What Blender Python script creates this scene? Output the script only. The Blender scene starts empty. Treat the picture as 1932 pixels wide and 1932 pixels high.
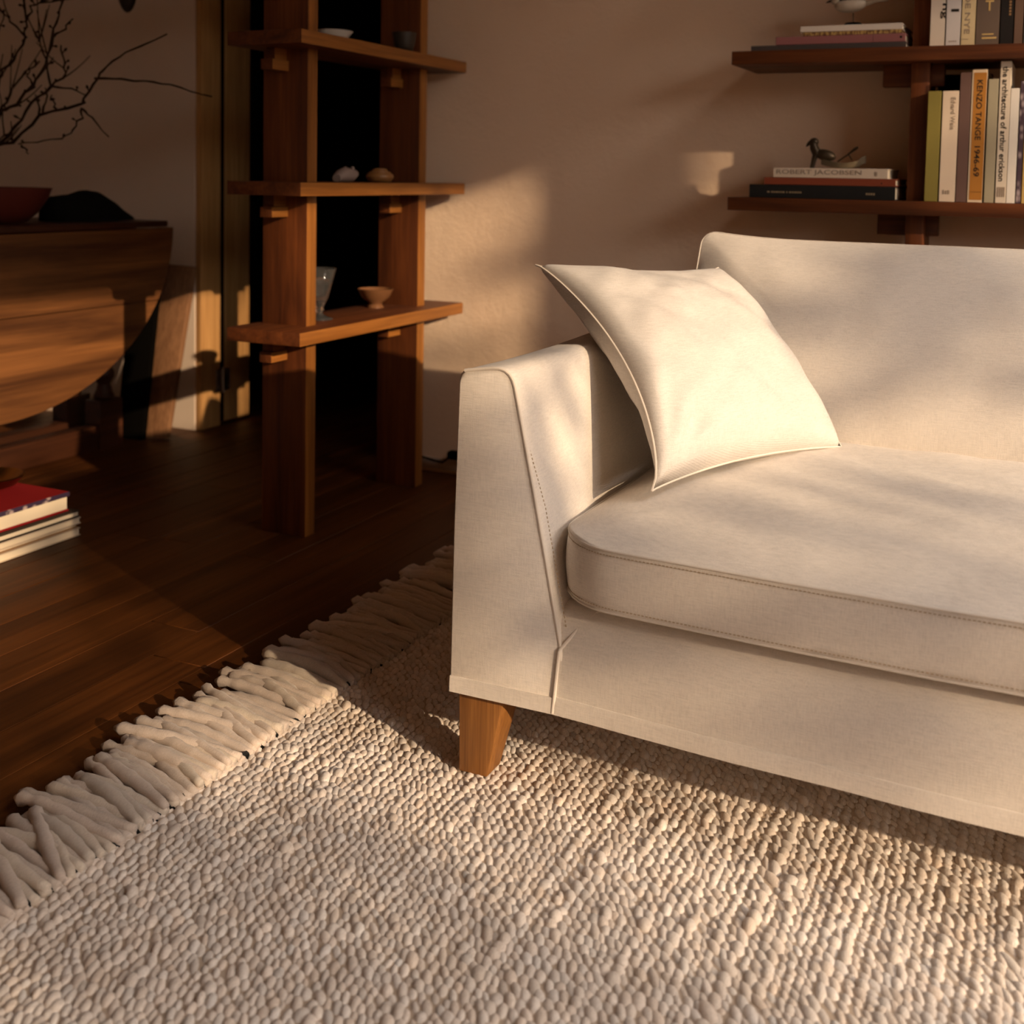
import bpy, bmesh, math, random
import numpy as np
from mathutils import Vector, Matrix, noise

S = bpy.context.scene
COL = S.collection
R = math.radians
rnd = random.Random(7)

# ---------------------------------------------------------------- camera
cd = bpy.data.cameras.new('camera'); cam = bpy.data.objects.new('camera', cd); COL.objects.link(cam)
cd.sensor_width = 36.0; cd.sensor_fit = 'HORIZONTAL'
cd.lens = 2249.4/1932*36
cd.shift_y = -(966-484.23)/1932          # the photo is the lower square of an upright frame
yaw, tilt, roll = 0.43898, 0.06716, 0.01783
f = Vector((-math.sin(yaw), math.cos(yaw), 0)); r = Vector((math.cos(yaw), math.sin(yaw), 0)); u = Vector((0, 0, 1))
f2 = f*math.cos(tilt)-u*math.sin(tilt); u2 = u*math.cos(tilt)+f*math.sin(tilt)
r3 = r*math.cos(roll)+u2*math.sin(roll); u3 = u2*math.cos(roll)-r*math.sin(roll)
m = Matrix((r3, u3, -f2)).transposed().to_4x4(); m.translation = Vector((0, 0, .92))
cam.matrix_world = m
cd.clip_start = .05
cd.dof.use_dof = True; cd.dof.focus_distance = 1.95; cd.dof.aperture_fstop = 4.2
S.camera = cam
# ---------------------------------------------------------------- world, sun, exposure
S.view_settings.view_transform = 'Standard'; S.view_settings.look = 'None'
S.view_settings.exposure = 0.0; S.view_settings.gamma = 1.0
S.view_settings.use_curve_mapping = False
S.cycles.use_denoising = True
S.cycles.max_bounces = 8; S.cycles.diffuse_bounces = 5
S.cycles.caustics_reflective = False; S.cycles.caustics_refractive = False
S.cycles.sample_clamp_indirect = 6
w = bpy.data.worlds.new('sky'); S.world = w; w.use_nodes = True
bg = w.node_tree.nodes['Background']; bg.inputs[0].default_value = (1.0, .915, .85, 1); bg.inputs[1].default_value = 7.6
SUN = Vector((-.913, .408, -.306)).normalized()
sl = bpy.data.lights.new('sun', 'SUN'); sun = bpy.data.objects.new('sun', sl); COL.objects.link(sun)
sl.energy = 4.5; sl.color = (1.0, .735, .475); sl.angle = R(.6)
sun.rotation_euler = SUN.to_track_quat('-Z', 'Y').to_euler(); sun.location = (8, -3, 5)
def portal(name, loc, direction, sx, sy):
    l = bpy.data.lights.new(name, 'AREA'); l.shape = 'RECTANGLE'; l.size = sx; l.size_y = sy; l.energy = 1
    l.cycles.is_portal = True
    o = bpy.data.objects.new(name, l); COL.objects.link(o); o.location = loc
    o.rotation_euler = Vector(direction).to_track_quat('-Z', 'Z').to_euler()
portal('portal_right', (3.02, .2, 1.72), (-1, 0, 0), 3.1, 1.6)
portal('portal_roof', (1.7, 1.6, 3.41), (0, 0, -1), 1.8, 1.6)

# ---------------------------------------------------------------- materials
def mat(name, color, rough=.6, spec=.4, metal=0.0):
    M = bpy.data.materials.new(name); M.use_nodes = True
    b = M.node_tree.nodes['Principled BSDF']
    b.inputs['Base Color'].default_value = (*color, 1); b.inputs['Roughness'].default_value = rough
    b.inputs['Specular IOR Level'].default_value = spec; b.inputs['Metallic'].default_value = metal
    return M
def N(M, t, **k):
    n = M.node_tree.nodes.new(t)
    for a, v in k.items(): setattr(n, a, v)
    return n
def LK(M, a, b): M.node_tree.links.new(a, b)
def ramp(M, fac, stops):
    n = N(M, 'ShaderNodeValToRGB'); e = n.color_ramp.elements
    while len(e) < len(stops): e.new(.5)
    for k, (p, c) in enumerate(stops): e[k].position = p; e[k].color = (*c, 1)
    LK(M, fac, n.inputs[0]); return n.outputs[0]
def coords(M, scale, kind='Object', rnd_shift=False):
    t = N(M, 'ShaderNodeTexCoord'); mp = N(M, 'ShaderNodeMapping'); mp.inputs['Scale'].default_value = scale
    LK(M, t.outputs[kind], mp.inputs[0])
    if rnd_shift:
        oi = N(M, 'ShaderNodeObjectInfo'); mu = N(M, 'ShaderNodeMath', operation='MULTIPLY'); mu.inputs[1].default_value = 60
        LK(M, oi.outputs['Random'], mu.inputs[0]); cx = N(M, 'ShaderNodeCombineXYZ')
        for i in range(3): LK(M, mu.outputs[0], cx.inputs[i])
        LK(M, cx.outputs[0], mp.inputs['Location'])
    return mp.outputs[0]
def noi(M, vec, scale, detail=3, rough=.5, dist=0):
    n = N(M, 'ShaderNodeTexNoise'); n.inputs['Scale'].default_value = scale; n.inputs['Detail'].default_value = detail
    n.inputs['Roughness'].default_value = rough; n.inputs['Distortion'].default_value = dist
    LK(M, vec, n.inputs['Vector']); return n.outputs[0]
def bump(M, h, strength, dist):
    n = N(M, 'ShaderNodeBump'); n.inputs['Strength'].default_value = strength; n.inputs['Distance'].default_value = dist
    LK(M, h, n.inputs['Height']); LK(M, n.outputs[0], M.node_tree.nodes['Principled BSDF'].inputs['Normal'])
def base(M, c): LK(M, c, M.node_tree.nodes['Principled BSDF'].inputs['Base Color'])
def mix(M, a, b, fac, mode='MIX'):
    n = N(M, 'ShaderNodeMix', data_type='RGBA', blend_type=mode)
    if isinstance(fac, float): n.inputs[0].default_value = fac
    else: LK(M, fac, n.inputs[0])
    for s, v in ((6, a), (7, b)):
        if isinstance(v, tuple): n.inputs[s].default_value = (*v, 1)
        else: LK(M, v, n.inputs[s])
    return n.outputs[2]
def wood(name, dark, light, axis, rough=.45, freq=16, spec=.35, per_object=True, contrast=1.0):
    M = mat(name, light, rough, spec)
    sc = [freq, freq, freq]; sc['xyz'.index(axis)] = freq*.07
    v = coords(M, tuple(sc), rnd_shift=per_object)
    n1 = noi(M, v, 1.0, 6, .62, 1.2)
    sc2 = [freq*9]*3; sc2['xyz'.index(axis)] = freq*.25
    n2 = noi(M, coords(M, tuple(sc2), rnd_shift=per_object), 1.0, 3, .6)
    md = tuple((a+b)/2 for a, b in zip(dark, light))
    c = ramp(M, n1, [(.5-.2/contrast, dark), (.5, md), (.5+.17/contrast, light)])
    c = mix(M, c, ramp(M, n2, [(.3, (.55, .5, .45)), (.62, (1, 1, 1))]), .7, 'MULTIPLY')
    if per_object:
        oi = N(M, 'ShaderNodeObjectInfo')
        c = mix(M, c, ramp(M, oi.outputs['Random'], [(0, (.72, .72, .72)), (1, (1.0, 1.0, 1.0))]), 1.0, 'MULTIPLY')
    base(M, c); bump(M, n2, .25, .0008); return M
def fabric(name, color, weave=1.0, scale=1.0):
    M = mat(name, color, .92, .12)
    b = M.node_tree.nodes['Principled BSDF']; b.inputs['Sheen Weight'].default_value = .10; b.inputs['Sheen Roughness'].default_value = .5
    v = coords(M, (1, 1, 1)); sp = N(M, 'ShaderNodeSeparateXYZ'); LK(M, v, sp.inputs[0])
    wob = noi(M, v, 160, 2)
    def mth(op, a, b2):
        n = N(M, 'ShaderNodeMath', operation=op)
        for i, q in enumerate((a, b2)):
            if isinstance(q, float): n.inputs[i].default_value = q
            elif q is not None: LK(M, q, n.inputs[i])
        return n.outputs[0]
    k = 2*math.pi/.0023*scale
    wobk = mth('MULTIPLY', wob, 5.0)
    a = mth('ADD', mth('MULTIPLY', mth('ADD', sp.outputs[0], mth('MULTIPLY', sp.outputs[1], .37)), k), wobk)
    c = mth('ADD', mth('MULTIPLY', mth('ADD', sp.outputs[2], mth('MULTIPLY', sp.outputs[1], .9)), k), wobk)
    wv = mth('MULTIPLY', mth('SINE', a, None), mth('SINE', c, None))
    thr = noi(M, coords(M, (60, 60, 700)), 1, 2, .6); th2 = noi(M, coords(M, (700, 700, 60)), 1, 2, .6)
    h = mth('ADD', mth('MULTIPLY', wv, .18), mth('MULTIPLY', mth('ADD', thr, th2), .5))
    big = noi(M, v, 5, 3)
    col = ramp(M, h, [(.25, tuple(x*.74 for x in color)), (.62, color)])
    col = mix(M, col, ramp(M, big, [(.3, (.95, .94, .93)), (.7, (1, 1, 1))]), 1.0, 'MULTIPLY')
    base(M, col); bump(M, h, .5*weave, .0011); return M
def plaster(name, color, strength=.5):
    M = mat(name, color, .9, .2)
    v = coords(M, (1, 1, 1)); n = noi(M, v, 7, 8, .62); n3 = noi(M, v, 60, 4, .6); n4 = noi(M, v, 1.6, 4, .6)
    a = N(M, 'ShaderNodeMath', operation='MULTIPLY_ADD'); a.inputs[1].default_value = .22; LK(M, n3, a.inputs[0]); LK(M, n, a.inputs[2])
    c = ramp(M, n4, [(.3, tuple(x*.92 for x in color)), (.7, color)])
    base(M, c); bump(M, a.outputs[0], strength, .012); return M
def wool(name, color):
    M = mat(name, color, .95, .08)
    b = M.node_tree.nodes['Principled BSDF']; b.inputs['Sheen Weight'].default_value = .2
    at = N(M, 'ShaderNodeAttribute', attribute_name='tint')
    n = noi(M, coords(M, (900, 130, 600)), 1, 3, .6); n5 = noi(M, coords(M, (9, 9, 9)), 1, 3)
    c = mix(M, color, at.outputs['Color'], 1.0, 'MULTIPLY')
    c = mix(M, c, ramp(M, n, [(.3, (.74, .72, .70)), (.62, (1, 1, 1))]), .8, 'MULTIPLY')
    c = mix(M, c, ramp(M, n5, [(.3, (.86, .84, .82)), (.7, (1, 1, 1))]), 1.0, 'MULTIPLY')
    base(M, c); bump(M, n, .5, .0012); return M

WALNUT = {a: wood('walnut_'+a, (.058, .0135, .003), (.205, .058, .0125), a, .55, 14) for a in 'xyz'}
EDGE = {a: wood('walnut_edge_'+a, (.22, .075, .013), (.46, .18, .036), a, .45, 14) for a in 'xyz'}  # paler walnut, with the sunlit brightness of the sides in its colour
OAK = wood('oak_leg', (.22, .085, .018), (.36, .155, .038), 'z', .5, 30)
PINE = wood('pine_jamb', (.40, .20, .065), (.58, .32, .12), 'z', .55, 14)
PINE2 = wood('leaning_board_wood', (.22, .10, .045), (.36, .18, .085), 'z', .55, 14)
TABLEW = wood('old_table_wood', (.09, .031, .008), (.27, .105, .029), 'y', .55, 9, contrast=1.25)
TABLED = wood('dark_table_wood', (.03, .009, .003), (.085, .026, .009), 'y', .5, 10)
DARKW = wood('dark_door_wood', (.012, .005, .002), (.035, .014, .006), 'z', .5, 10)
FLOORW = wood('floor_oak', (.056, .0165, .0028), (.145, .046, .0085), 'y', .5, 11, .2)
LINEN = fabric('sofa_linen', (.80, .73, .65))
LINEN2 = fabric('pillow_linen', (.69, .648, .60), .8, 1.15)
PIPE = mat('piping_linen', (.68, .61, .53), .9, .1)
STITCH = mat('stitch_thread', (.42, .32, .21), .9, .1)
WALL = plaster('plaster_wall', (.86, .645, .465), .42)
CREAM = plaster('cream_wall', (.68, .54, .42), .06)
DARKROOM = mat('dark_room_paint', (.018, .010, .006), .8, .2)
CEIL = mat('ceiling_boards', (.30, .20, .12), .9, .2)
RUGW = wool('rug_wool', (.84, .755, .675))
FRINGE = wool('fringe_wool', (.70, .615, .54))
RUGB = mat('rug_backing', (.50, .40, .31), .95, .05)
BLACK = mat('black_lacquer', (.004, .0035, .003), .9, .08)
STEEL = mat('steel', (.5, .45, .4), .35, .5, 1.0)
BRONZE = mat('dark_bronze', (.045, .030, .016), .45, .5, .6)
BRASS = mat('brass', (.20, .12, .04), .3, .5, 1.0)
GOLD = mat('gold_foil', (.78, .55, .22), .35, .5, .4)
INK = mat('black_ink', (.02, .016, .012), .7, .2)
GREYINK = mat('grey_ink', (.30, .23, .17), .7, .2)
PAPER = mat('paper', (.80, .68, .50), .85, .1)
TWIG = mat('twig_bark', (.026, .012, .005), .85, .2)
WHITE = mat('white_glaze', (.80, .74, .64), .3, .5)
GLASS = mat('clear_glass', (.97, .95, .92), .09, .6)
GLASS.node_tree.nodes['Principled BSDF'].inputs['Transmission Weight'].default_value = .965
GLASS.node_tree.nodes['Principled BSDF'].inputs['IOR'].default_value = 1.47
def paint(c, rough=.75): return mat('cloth_cover', c, rough, .25)

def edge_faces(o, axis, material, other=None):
    """sides across one axis in paler wood, their sunlit tone put into the colour"""
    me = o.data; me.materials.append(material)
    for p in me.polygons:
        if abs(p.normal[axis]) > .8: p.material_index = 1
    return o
# ---------------------------------------------------------------- mesh helpers
class MB:
    def __init__(s): s.v = []; s.f = []
    def add(s, vs, fs):
        o = len(s.v); s.v += [tuple(p) for p in vs]; s.f += [tuple(o+i for i in q) for q in fs]; return s
    def hexa(s, o, a, b, c):
        o, a, b, c = map(Vector, (o, a, b, c))
        p = [o, o+a, o+a+b, o+b, o+c, o+a+c, o+a+b+c, o+b+c]
        return s.add(p, HEX)
    def box(s, x0, x1, y0, y1, z0, z1): return s.hexa((x0, y0, z0), (x1-x0, 0, 0), (0, y1-y0, 0), (0, 0, z1-z0))
    def eight(s, p): return s.add(p, HEX)
    def rings(s, rings, cap0=True, cap1=True, closed=True):
        n = len(rings[0]); o = len(s.v)
        for q in rings: s.v += [tuple(p) for p in q]
        for i in range(len(rings)-1):
            for j in range(n if closed else n-1):
                k = (j+1) % n
                s.f.append((o+i*n+j, o+i*n+k, o+(i+1)*n+k, o+(i+1)*n+j))
        if cap0: s.f.append(tuple(o+j for j in range(n-1, -1, -1)))
        if cap1: s.f.append(tuple(o+(len(rings)-1)*n+j for j in range(n)))
        return s
    def tube(s, pts, rad, seg=8, cap=True):
        pts = [Vector(p) for p in pts]
        if not hasattr(rad, '__len__'): rad = [rad]*len(pts)
        rg = []; up = Vector((.13, .21, .97))
        for i, p in enumerate(pts):
            t = (pts[min(i+1, len(pts)-1)]-pts[max(i-1, 0)]).normalized()
            a = t.cross(up)
            if a.length < 1e-3: a = t.cross(Vector((1, 0, 0)))
            a.normalize(); b = t.cross(a).normalized(); up = a.cross(t) if a.cross(t).length > .1 else up
            rg.append([p+(a*math.cos(2*math.pi*k/seg)+b*math.sin(2*math.pi*k/seg))*rad[i] for k in range(seg)])
        return s.rings(rg, cap, cap)
    def lathe(s, c, prof, seg=28):
        rg = [[(c[0]+rr*math.cos(2*math.pi*k/seg), c[1]+rr*math.sin(2*math.pi*k/seg), c[2]+z) for k in range(seg)] for rr, z in prof]
        return s.rings(rg)
    def ball(s, c, rx, ry, rz, seg=14, rg=9, rot=None):
        q = []
        for i in range(rg+1):
            a = math.pi*(i/rg) ; rr = max(math.sin(a), .02)
            ring = []
            for k in range(seg):
                p = Vector((rx*rr*math.cos(2*math.pi*k/seg), ry*rr*math.sin(2*math.pi*k/seg), -rz*math.cos(a)))
                if rot: p = rot @ p
                ring.append(p+Vector(c))
            q.append(ring)
        return s.rings(q)
HEX = [(0, 3, 2, 1), (4, 5, 6, 7), (0, 1, 5, 4), (1, 2, 6, 5), (2, 3, 7, 6), (3, 0, 4, 7)]
ORG = {}
def world_o(o): return ORG.get(o.name, Vector((0, 0, 0))) if o else Vector((0, 0, 0))
def thing(name, label, cat, loc, group=None):
    o = bpy.data.objects.new(name, None); COL.objects.link(o); o.empty_display_size = .05
    o.location = loc; ORG[o.name] = Vector(loc); tag(o, label, cat, group); return o
def tag(o, label=None, cat=None, group=None, kind=None):
    if label: o['label'] = label
    if cat: o['category'] = cat
    if group: o['group'] = group
    if kind: o['kind'] = kind
    return o
def obj(name, mb, material, parent=None, smooth=False, bevel=0, origin=None, label=None, angle=40, seg=2, weld=0):
    """link mb (world coordinates) as one mesh object; vertices are stored relative to the parent's origin or to 'origin'"""
    base_o = world_o(parent); og = Vector(origin) if origin is not None else base_o
    me = bpy.data.meshes.new(name)
    me.from_pydata([tuple(Vector(p)-og) for p in mb.v], [], mb.f)
    bm = bmesh.new(); bm.from_mesh(me)
    if weld: bmesh.ops.remove_doubles(bm, verts=bm.verts, dist=weld)
    bmesh.ops.recalc_face_normals(bm, faces=bm.faces)
    if bevel:
        es = [e for e in bm.edges if len(e.link_faces) == 2 and e.calc_face_angle(0) > R(25)]
        bmesh.ops.bevel(bm, geom=es, offset=bevel, segments=seg, affect='EDGES', profile=.5)
    bm.to_mesh(me); bm.free()
    if smooth or bevel:
        me.polygons.foreach_set('use_smooth', [True]*len(me.polygons))
        try: me.set_sharp_from_angle(angle=R(angle))
        except Exception: pass
    me.materials.append(material)
    o = bpy.data.objects.new(name, me); COL.objects.link(o)
    if parent: o.parent = parent
    o.location = og-base_o; ORG[o.name] = og
    if label: o['label'] = label
    return o
def struct(name, mb, material, label=None, bevel=0, parent=None):
    o = obj(name, mb, material, parent, bevel=bevel); o['kind'] = 'structure'
    if label: o['label'] = label
    return o
def text_mesh(name, s, material, parent, origin, right, up, length, height, label=None, depth=.0003):
    """flat lettering: starts at origin, runs along 'right', fitted to length x height"""
    cu = bpy.data.curves.new('lettering', 'FONT'); cu.body = s; cu.extrude = .01; cu.offset = .012; cu.resolution_u = 3
    t = bpy.data.objects.new('lettering_source', cu); COL.objects.link(t)
    bpy.context.view_layer.update()
    me = bpy.data.meshes.new_from_object(t.evaluated_get(bpy.context.evaluated_depsgraph_get()))
    bpy.data.objects.remove(t); bpy.data.curves.remove(cu)
    n = len(me.vertices); co = np.empty(n*3, np.float32); me.vertices.foreach_get('co', co); co = co.reshape(-1, 3)
    lo, hi = co.min(0), co.max(0)
    rt, uv = Vector(right).normalized(), Vector(up).normalized(); nn = rt.cross(uv); og = world_o(parent)
    q = (co-lo)/np.maximum(hi-lo, 1e-6)*np.array([length, height, depth])
    P = np.array(Vector(origin)-og)[None]+q[:, :1]*np.array(rt)+q[:, 1:2]*np.array(uv)+q[:, 2:]*np.array(nn)
    me.vertices.foreach_set('co', P.astype(np.float32).ravel()); me.update()
    me.materials.append(material); me.name = name
    o = bpy.data.objects.new(name, me); COL.objects.link(o); o.parent = parent
    if label: o['label'] = label
    return o
def fast_mesh(name, V, F, material, parent=None, tint=None):
    me = bpy.data.meshes.new(name); nv, nf, k = len(V), len(F), F.shape[1]
    me.vertices.add(nv); me.vertices.foreach_set('co', V.astype(np.float32).ravel())
    me.loops.add(nf*k); me.loops.foreach_set('vertex_index', F.astype(np.int32).ravel())
    me.polygons.add(nf); me.polygons.foreach_set('loop_start', np.arange(nf, dtype=np.int32)*k)
    me.update(calc_edges=True); me.polygons.foreach_set('use_smooth', np.ones(nf, bool))
    if tint is not None:
        a = me.color_attributes.new('tint', 'FLOAT_COLOR', 'POINT'); a.data.foreach_set('color', tint.astype(np.float32).ravel())
    me.validate(); me.materials.append(material)
    o = bpy.data.objects.new(name, me); COL.objects.link(o)
    if parent: o.parent = parent
    return o

# ================================================================= setting
YB = 3.215                                   # plaster wall behind the sofa
fl = struct('floor', MB().box(-4.2, 3.2, -2.2, 5.6, -.06, -.012), mat('subfloor', (.02, .008, .003), .8), 'dark oak boarded floor')
PW = .124
row = 0; x = -4.15; far_planks = MB()
while x < 3.1:
    y = -2.15-rnd.random()*.9
    while y < 5.5:
        ln = rnd.choice((.95, 1.2, 1.45)); y1 = min(y+ln, 5.55); y0 = max(y, -2.15)
        vis = -3.5 < x < -.95 and y1 > .4 and y0 < 4.4
        if y1-y0 > .06 and not vis: far_planks.box(x+.0006, x+PW-.0006, y0+.0005, y1-.0005, -.014, 0)
        elif y1-y0 > .06:
            p = obj('plank', MB().box(x+.0006, x+PW-.0006, y0+.0005, y1-.0005, -.014, rnd.uniform(-.0006, 0)), FLOORW, fl, bevel=.0012, seg=1, origin=((x, y0, 0)))
        y = y+ln
    x += PW; row += 1
tag(obj('planks', far_planks, FLOORW, fl), kind='stuff')
wb = MB(); wb.box(-1.845, 3.2, YB, YB+.16, 0, 2.7); wb.box(-2.795, -1.845, YB+.02, YB+.16, 2.1, 2.7)
struct('wall_back', wb, WALL, 'rough sand-coloured plaster wall behind the sofa')
struct('wall_back_left', MB().box(-4.2, -2.79, 3.314, 3.45, 0, 2.7), CREAM, 'smooth cream wall left of the doorway')
struct('wall_left', MB().box(-4.3, -4.2, -2.2, 5.6, 0, 2.7), CREAM)
wr = MB()
for a in ((-2.2, -1.3, 0, 2.7), (1.23, 1.40, 0, 2.7), (1.66, 3.4, 0, 2.7), (-1.3, 1.23, 0, .95), (-1.3, 1.23, 2.47, 2.7), (1.40, 1.66, 0, .95), (1.40, 1.66, 2.47, 2.7)):
    wr.box(3.0, 3.12, *a)
struct('wall_right', wr, WALL)
struct('wall_front', MB().box(-4.3, 3.2, -2.12, -2.0, 0, 2.7), WALL)
ce = MB()                                    # ceiling with a roof window over the sofa
for a in ((-4.3, .8, -2.2, 5.7), (2.6, 3.2, -2.2, 5.7), (.8, 2.6, -2.2, .8), (.8, 2.6, 2.4, 5.7)): ce.box(*a, 2.7, 2.8)
for a in ((.74, .8, .74, 2.46), (2.6, 2.66, .74, 2.46), (.8, 2.6, .74, .8), (.8, 2.6, 2.4, 2.46)): ce.box(*a, 2.8, 3.4)  # unseen curb added to keep the low sun out of the opening
struct('ceiling', ce, CEIL)
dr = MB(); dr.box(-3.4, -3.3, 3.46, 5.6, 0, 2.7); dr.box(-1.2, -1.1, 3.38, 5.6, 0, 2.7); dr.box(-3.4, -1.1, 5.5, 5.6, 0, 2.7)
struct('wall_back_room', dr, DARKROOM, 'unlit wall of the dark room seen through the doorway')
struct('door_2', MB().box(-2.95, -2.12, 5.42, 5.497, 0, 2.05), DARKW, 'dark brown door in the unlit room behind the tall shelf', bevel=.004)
obj('door_knob', MB().ball((-2.35, 5.40, .62), .018, .02, .018), STEEL, bpy.data.objects['door_2'])
struct('trim_2', MB().box(-1.875, -1.8455, 3.217, 3.376, 0, 2.098), BLACK, 'dark door jamb at the end of the plaster wall', bevel=.003)
struct('trim_1', MB().box(-2.789, -2.765, 3.318, 3.425, 0, 2.1), PINE, 'pale pine door jamb at the end of the cream wall', bevel=.003)
d1 = struct('door_1', MB().box(-2.80, -2.765, 3.447, 3.592, .012, 2.08), PINE, 'narrow pine door leaf hinged to the pine jamb', bevel=.003)
obj('gap_shade', MB().box(-2.80, -2.7672, 3.4255, 3.4465, .012, 2.08), BLACK, d1)  # black strip painted in as the shade of the open hinge gap
hg = obj('hinge', MB().box(-2.766, -2.7625, 3.40, 3.475, .125, .205), STEEL, d1, bevel=.0006, seg=1, label='steel hinge')
obj('hinge_pin', MB().tube([(-2.761, 3.436, .12), (-2.761, 3.436, .21)], .005, 10), STEEL, hg, smooth=True)
for yy in (3.412, 3.463):
    for zz in (.142, .19): obj('screw', MB().ball((-2.7615, yy, zz), .0022, .004, .004, 8, 5), STEEL, hg, smooth=True)
bb = MB(); bb.box(-1.843, 3.0, YB-.012, YB-.0005, .012, .045)
struct('baseboard_back', bb, mat('baseboard_paint', (.52, .42, .33), .7), 'low painted baseboard under the plaster wall', bevel=.002)
struct('wall_sky_block', MB().box(9.0, 9.2, -16, 10, -.5, 2.5), mat('sky_block_wall', (.12, .08, .05), .95), 'unseen wall added outside the window to cut the low sky light')  # added out of view to cut low sky light through the window
struct('ground', MB().box(3.6, 30, -25, 20, -.6, -.5), mat('garden_ground', (.16, .13, .07), .95))

# ================================================================= rug
rug = thing('rug', 'cream hand-woven wool rug with chunky loops and long fringe under the sofa', 'rug', (-1.13, 1.2, 0))
XE = -1.135
obj('backing', MB().box(XE+.003, 1.25, -.35, 2.86, 0, .0088), RUGB, rug)
def weave(xa, xb, ya, yb, px, py, seg, rng):
    rs = np.random.RandomState(4)
    tv = []; tf = []                                         # one bead: a dome
    for i in range(rng):
        a = math.pi/2*(i/rng)*.98
        for k in range(seg): tv.append((math.cos(a)*math.cos(2*math.pi*k/seg), math.cos(a)*math.sin(2*math.pi*k/seg), math.sin(a)))
    tv.append((0, 0, 1)); top = len(tv)-1
    for i in range(rng-1):
        for k in range(seg): j = (k+1) % seg; tf.append((i*seg+k, i*seg+j, (i+1)*seg+j, (i+1)*seg+k))
    for k in range(seg): tf.append(((rng-1)*seg+k, (rng-1)*seg+(k+1) % seg, top, top))
    tv = np.array(tv); tf = np.array(tf)
    cx = []; cy = []; ln = []; wd = []
    nrow = int((xb-xa)/px)
    for i in range(nrow):
        thick = math.exp(rs.normal(0, .10))
        y = ya-rs.rand()*py
        while y < yb:
            l = py*thick*math.exp(rs.normal(0, .17))
            cx.append(xa+(i+.5)*px+.0022*math.sin(y*9+i*.7)+rs.normal(0, .0011)); cy.append(y+l/2); ln.append(l); wd.append(px*thick*math.exp(rs.normal(0, .12)))
            y += l*.97
    cx, cy, ln, wd = map(np.array, (cx, cy, ln, wd)); n = len(cx)
    ang = rs.normal(-.50, .13, n); sx = wd*.545; sy = ln*.80; sz = .0064*np.exp(rs.normal(0, .12, n))*wd/px
    P = tv[None]*np.stack([sx, sy, sz], 1)[:, None]
    c, s_ = np.cos(ang)[:, None], np.sin(ang)[:, None]
    X = P[..., 0]*c+P[..., 1]*s_; Y = -P[..., 0]*s_+P[..., 1]*c
    X += cx[:, None]; Y += cy[:, None]; Z = P[..., 2]+.0062
    Vv = np.stack([X, Y, Z], -1).reshape(-1, 3)
    F = (tf[None]+(np.arange(n)*len(tv))[:, None, None]).reshape(-1, 4)
    g = np.clip(rs.normal(.95, .06, n), .7, 1.08); warm = rs.normal(0, .022, n)
    t = np.stack([g, g*(1-warm), g*(1-2*warm), np.ones(n)], 1)
    return Vv, F, np.repeat(t, len(tv), 0)
V1, F1, T1 = weave(XE+.002, .80, .2, 2.80, .0128, .0168, 10, 4)
V1[:, 0] += 1.13; V1[:, 1] -= 1.2
# degenerate quads at the poles become triangles
def quads_to_mesh(name, V, F, T, material, parent):
    tri = F[:, 2] == F[:, 3]
    Fq = F[~tri]; Ft = F[tri][:, :3]
    FF = np.concatenate([Ft, Fq[:, [0, 1, 2]], Fq[:, [0, 2, 3]]])
    return fast_mesh(name, V, FF, material, parent, T)
tag(quads_to_mesh('weave', V1, F1, T1, RUGW, rug), kind='stuff')
V2, F2, T2 = weave(.80, 1.24, -.34, 2.84, .0138, .0205, 6, 2)
V2b, F2b, T2b = weave(XE+.002, .80, -.34, .2, .0138, .0205, 6, 2)
F2b = F2b+len(V2); V2 = np.concatenate([V2, V2b]); F2 = np.concatenate([F2, F2b]); T2 = np.concatenate([T2, T2b])
V2[:, 0] += 1.13; V2[:, 1] -= 1.2
tag(quads_to_mesh('weave', V2, F2, T2, RUGW, rug), kind='stuff')
# selvage cord
cord = MB(); pts = [(XE+.0035+.0015*math.sin(i*1.9), -.34+i*.012, .0085+.0012*math.sin(i*2.6)) for i in range(266)]
cord.tube(pts, [.0068+.0012*math.sin(i*2.1) for i in range(266)], 7)
obj('edge_cord', cord, FRINGE, rug, smooth=True)
def strand_mesh(k):
    q = random.Random(100+k); L = q.uniform(.185, .225); n = 15; pts = []; rad = []
    amp = q.uniform(-.010, .010); ph = q.uniform(0, 6); sk = q.uniform(-.012, .03)
    w0 = q.uniform(.0080, .0115); nk_ = q.uniform(.05, .34)
    for i in range(n):
        t = i/(n-1)
        pts.append((-t*L, sk*t+amp*math.sin(t*3.6+ph)-amp*math.sin(ph), .0105-.001*t+.003*math.sin(t*5+ph)*t+.004*math.sin(math.pi*t)))
        rr = w0*(.62+.5*math.sin(min(1, t*1.5)*math.pi*.62))
        if t > .75: rr *= 1-nk_*math.exp(-((t-.845)/.03)**2)
        if t > .9: rr *= 1.12*max(.3, 1-((t-.9)/.1)**3*.7)
        rr *= 1+.10*math.sin(t*31+k)
        rad.append(rr)
    mb = MB(); mb.tube(pts, rad, 8)
    me = bpy.data.meshes.new('fringe_strand'); me.from_pydata(mb.v, [], mb.f)
    bm = bmesh.new(); bm.from_mesh(me); bmesh.ops.recalc_face_normals(bm, faces=bm.faces); bm.to_mesh(me); bm.free()
    me.polygons.foreach_set('use_smooth', [True]*len(me.polygons)); me.materials.append(FRINGE)
    g = q.uniform(.86, 1.04)
    a = me.color_attributes.new('tint', 'FLOAT_COLOR', 'POINT')
    a.data.foreach_set('color', np.tile(np.array([g, g*q.uniform(.96, 1), g*q.uniform(.92, .98), 1], np.float32), len(me.vertices)))
    return me
sm = [strand_mesh(k) for k in range(14)]
y = .5
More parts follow.
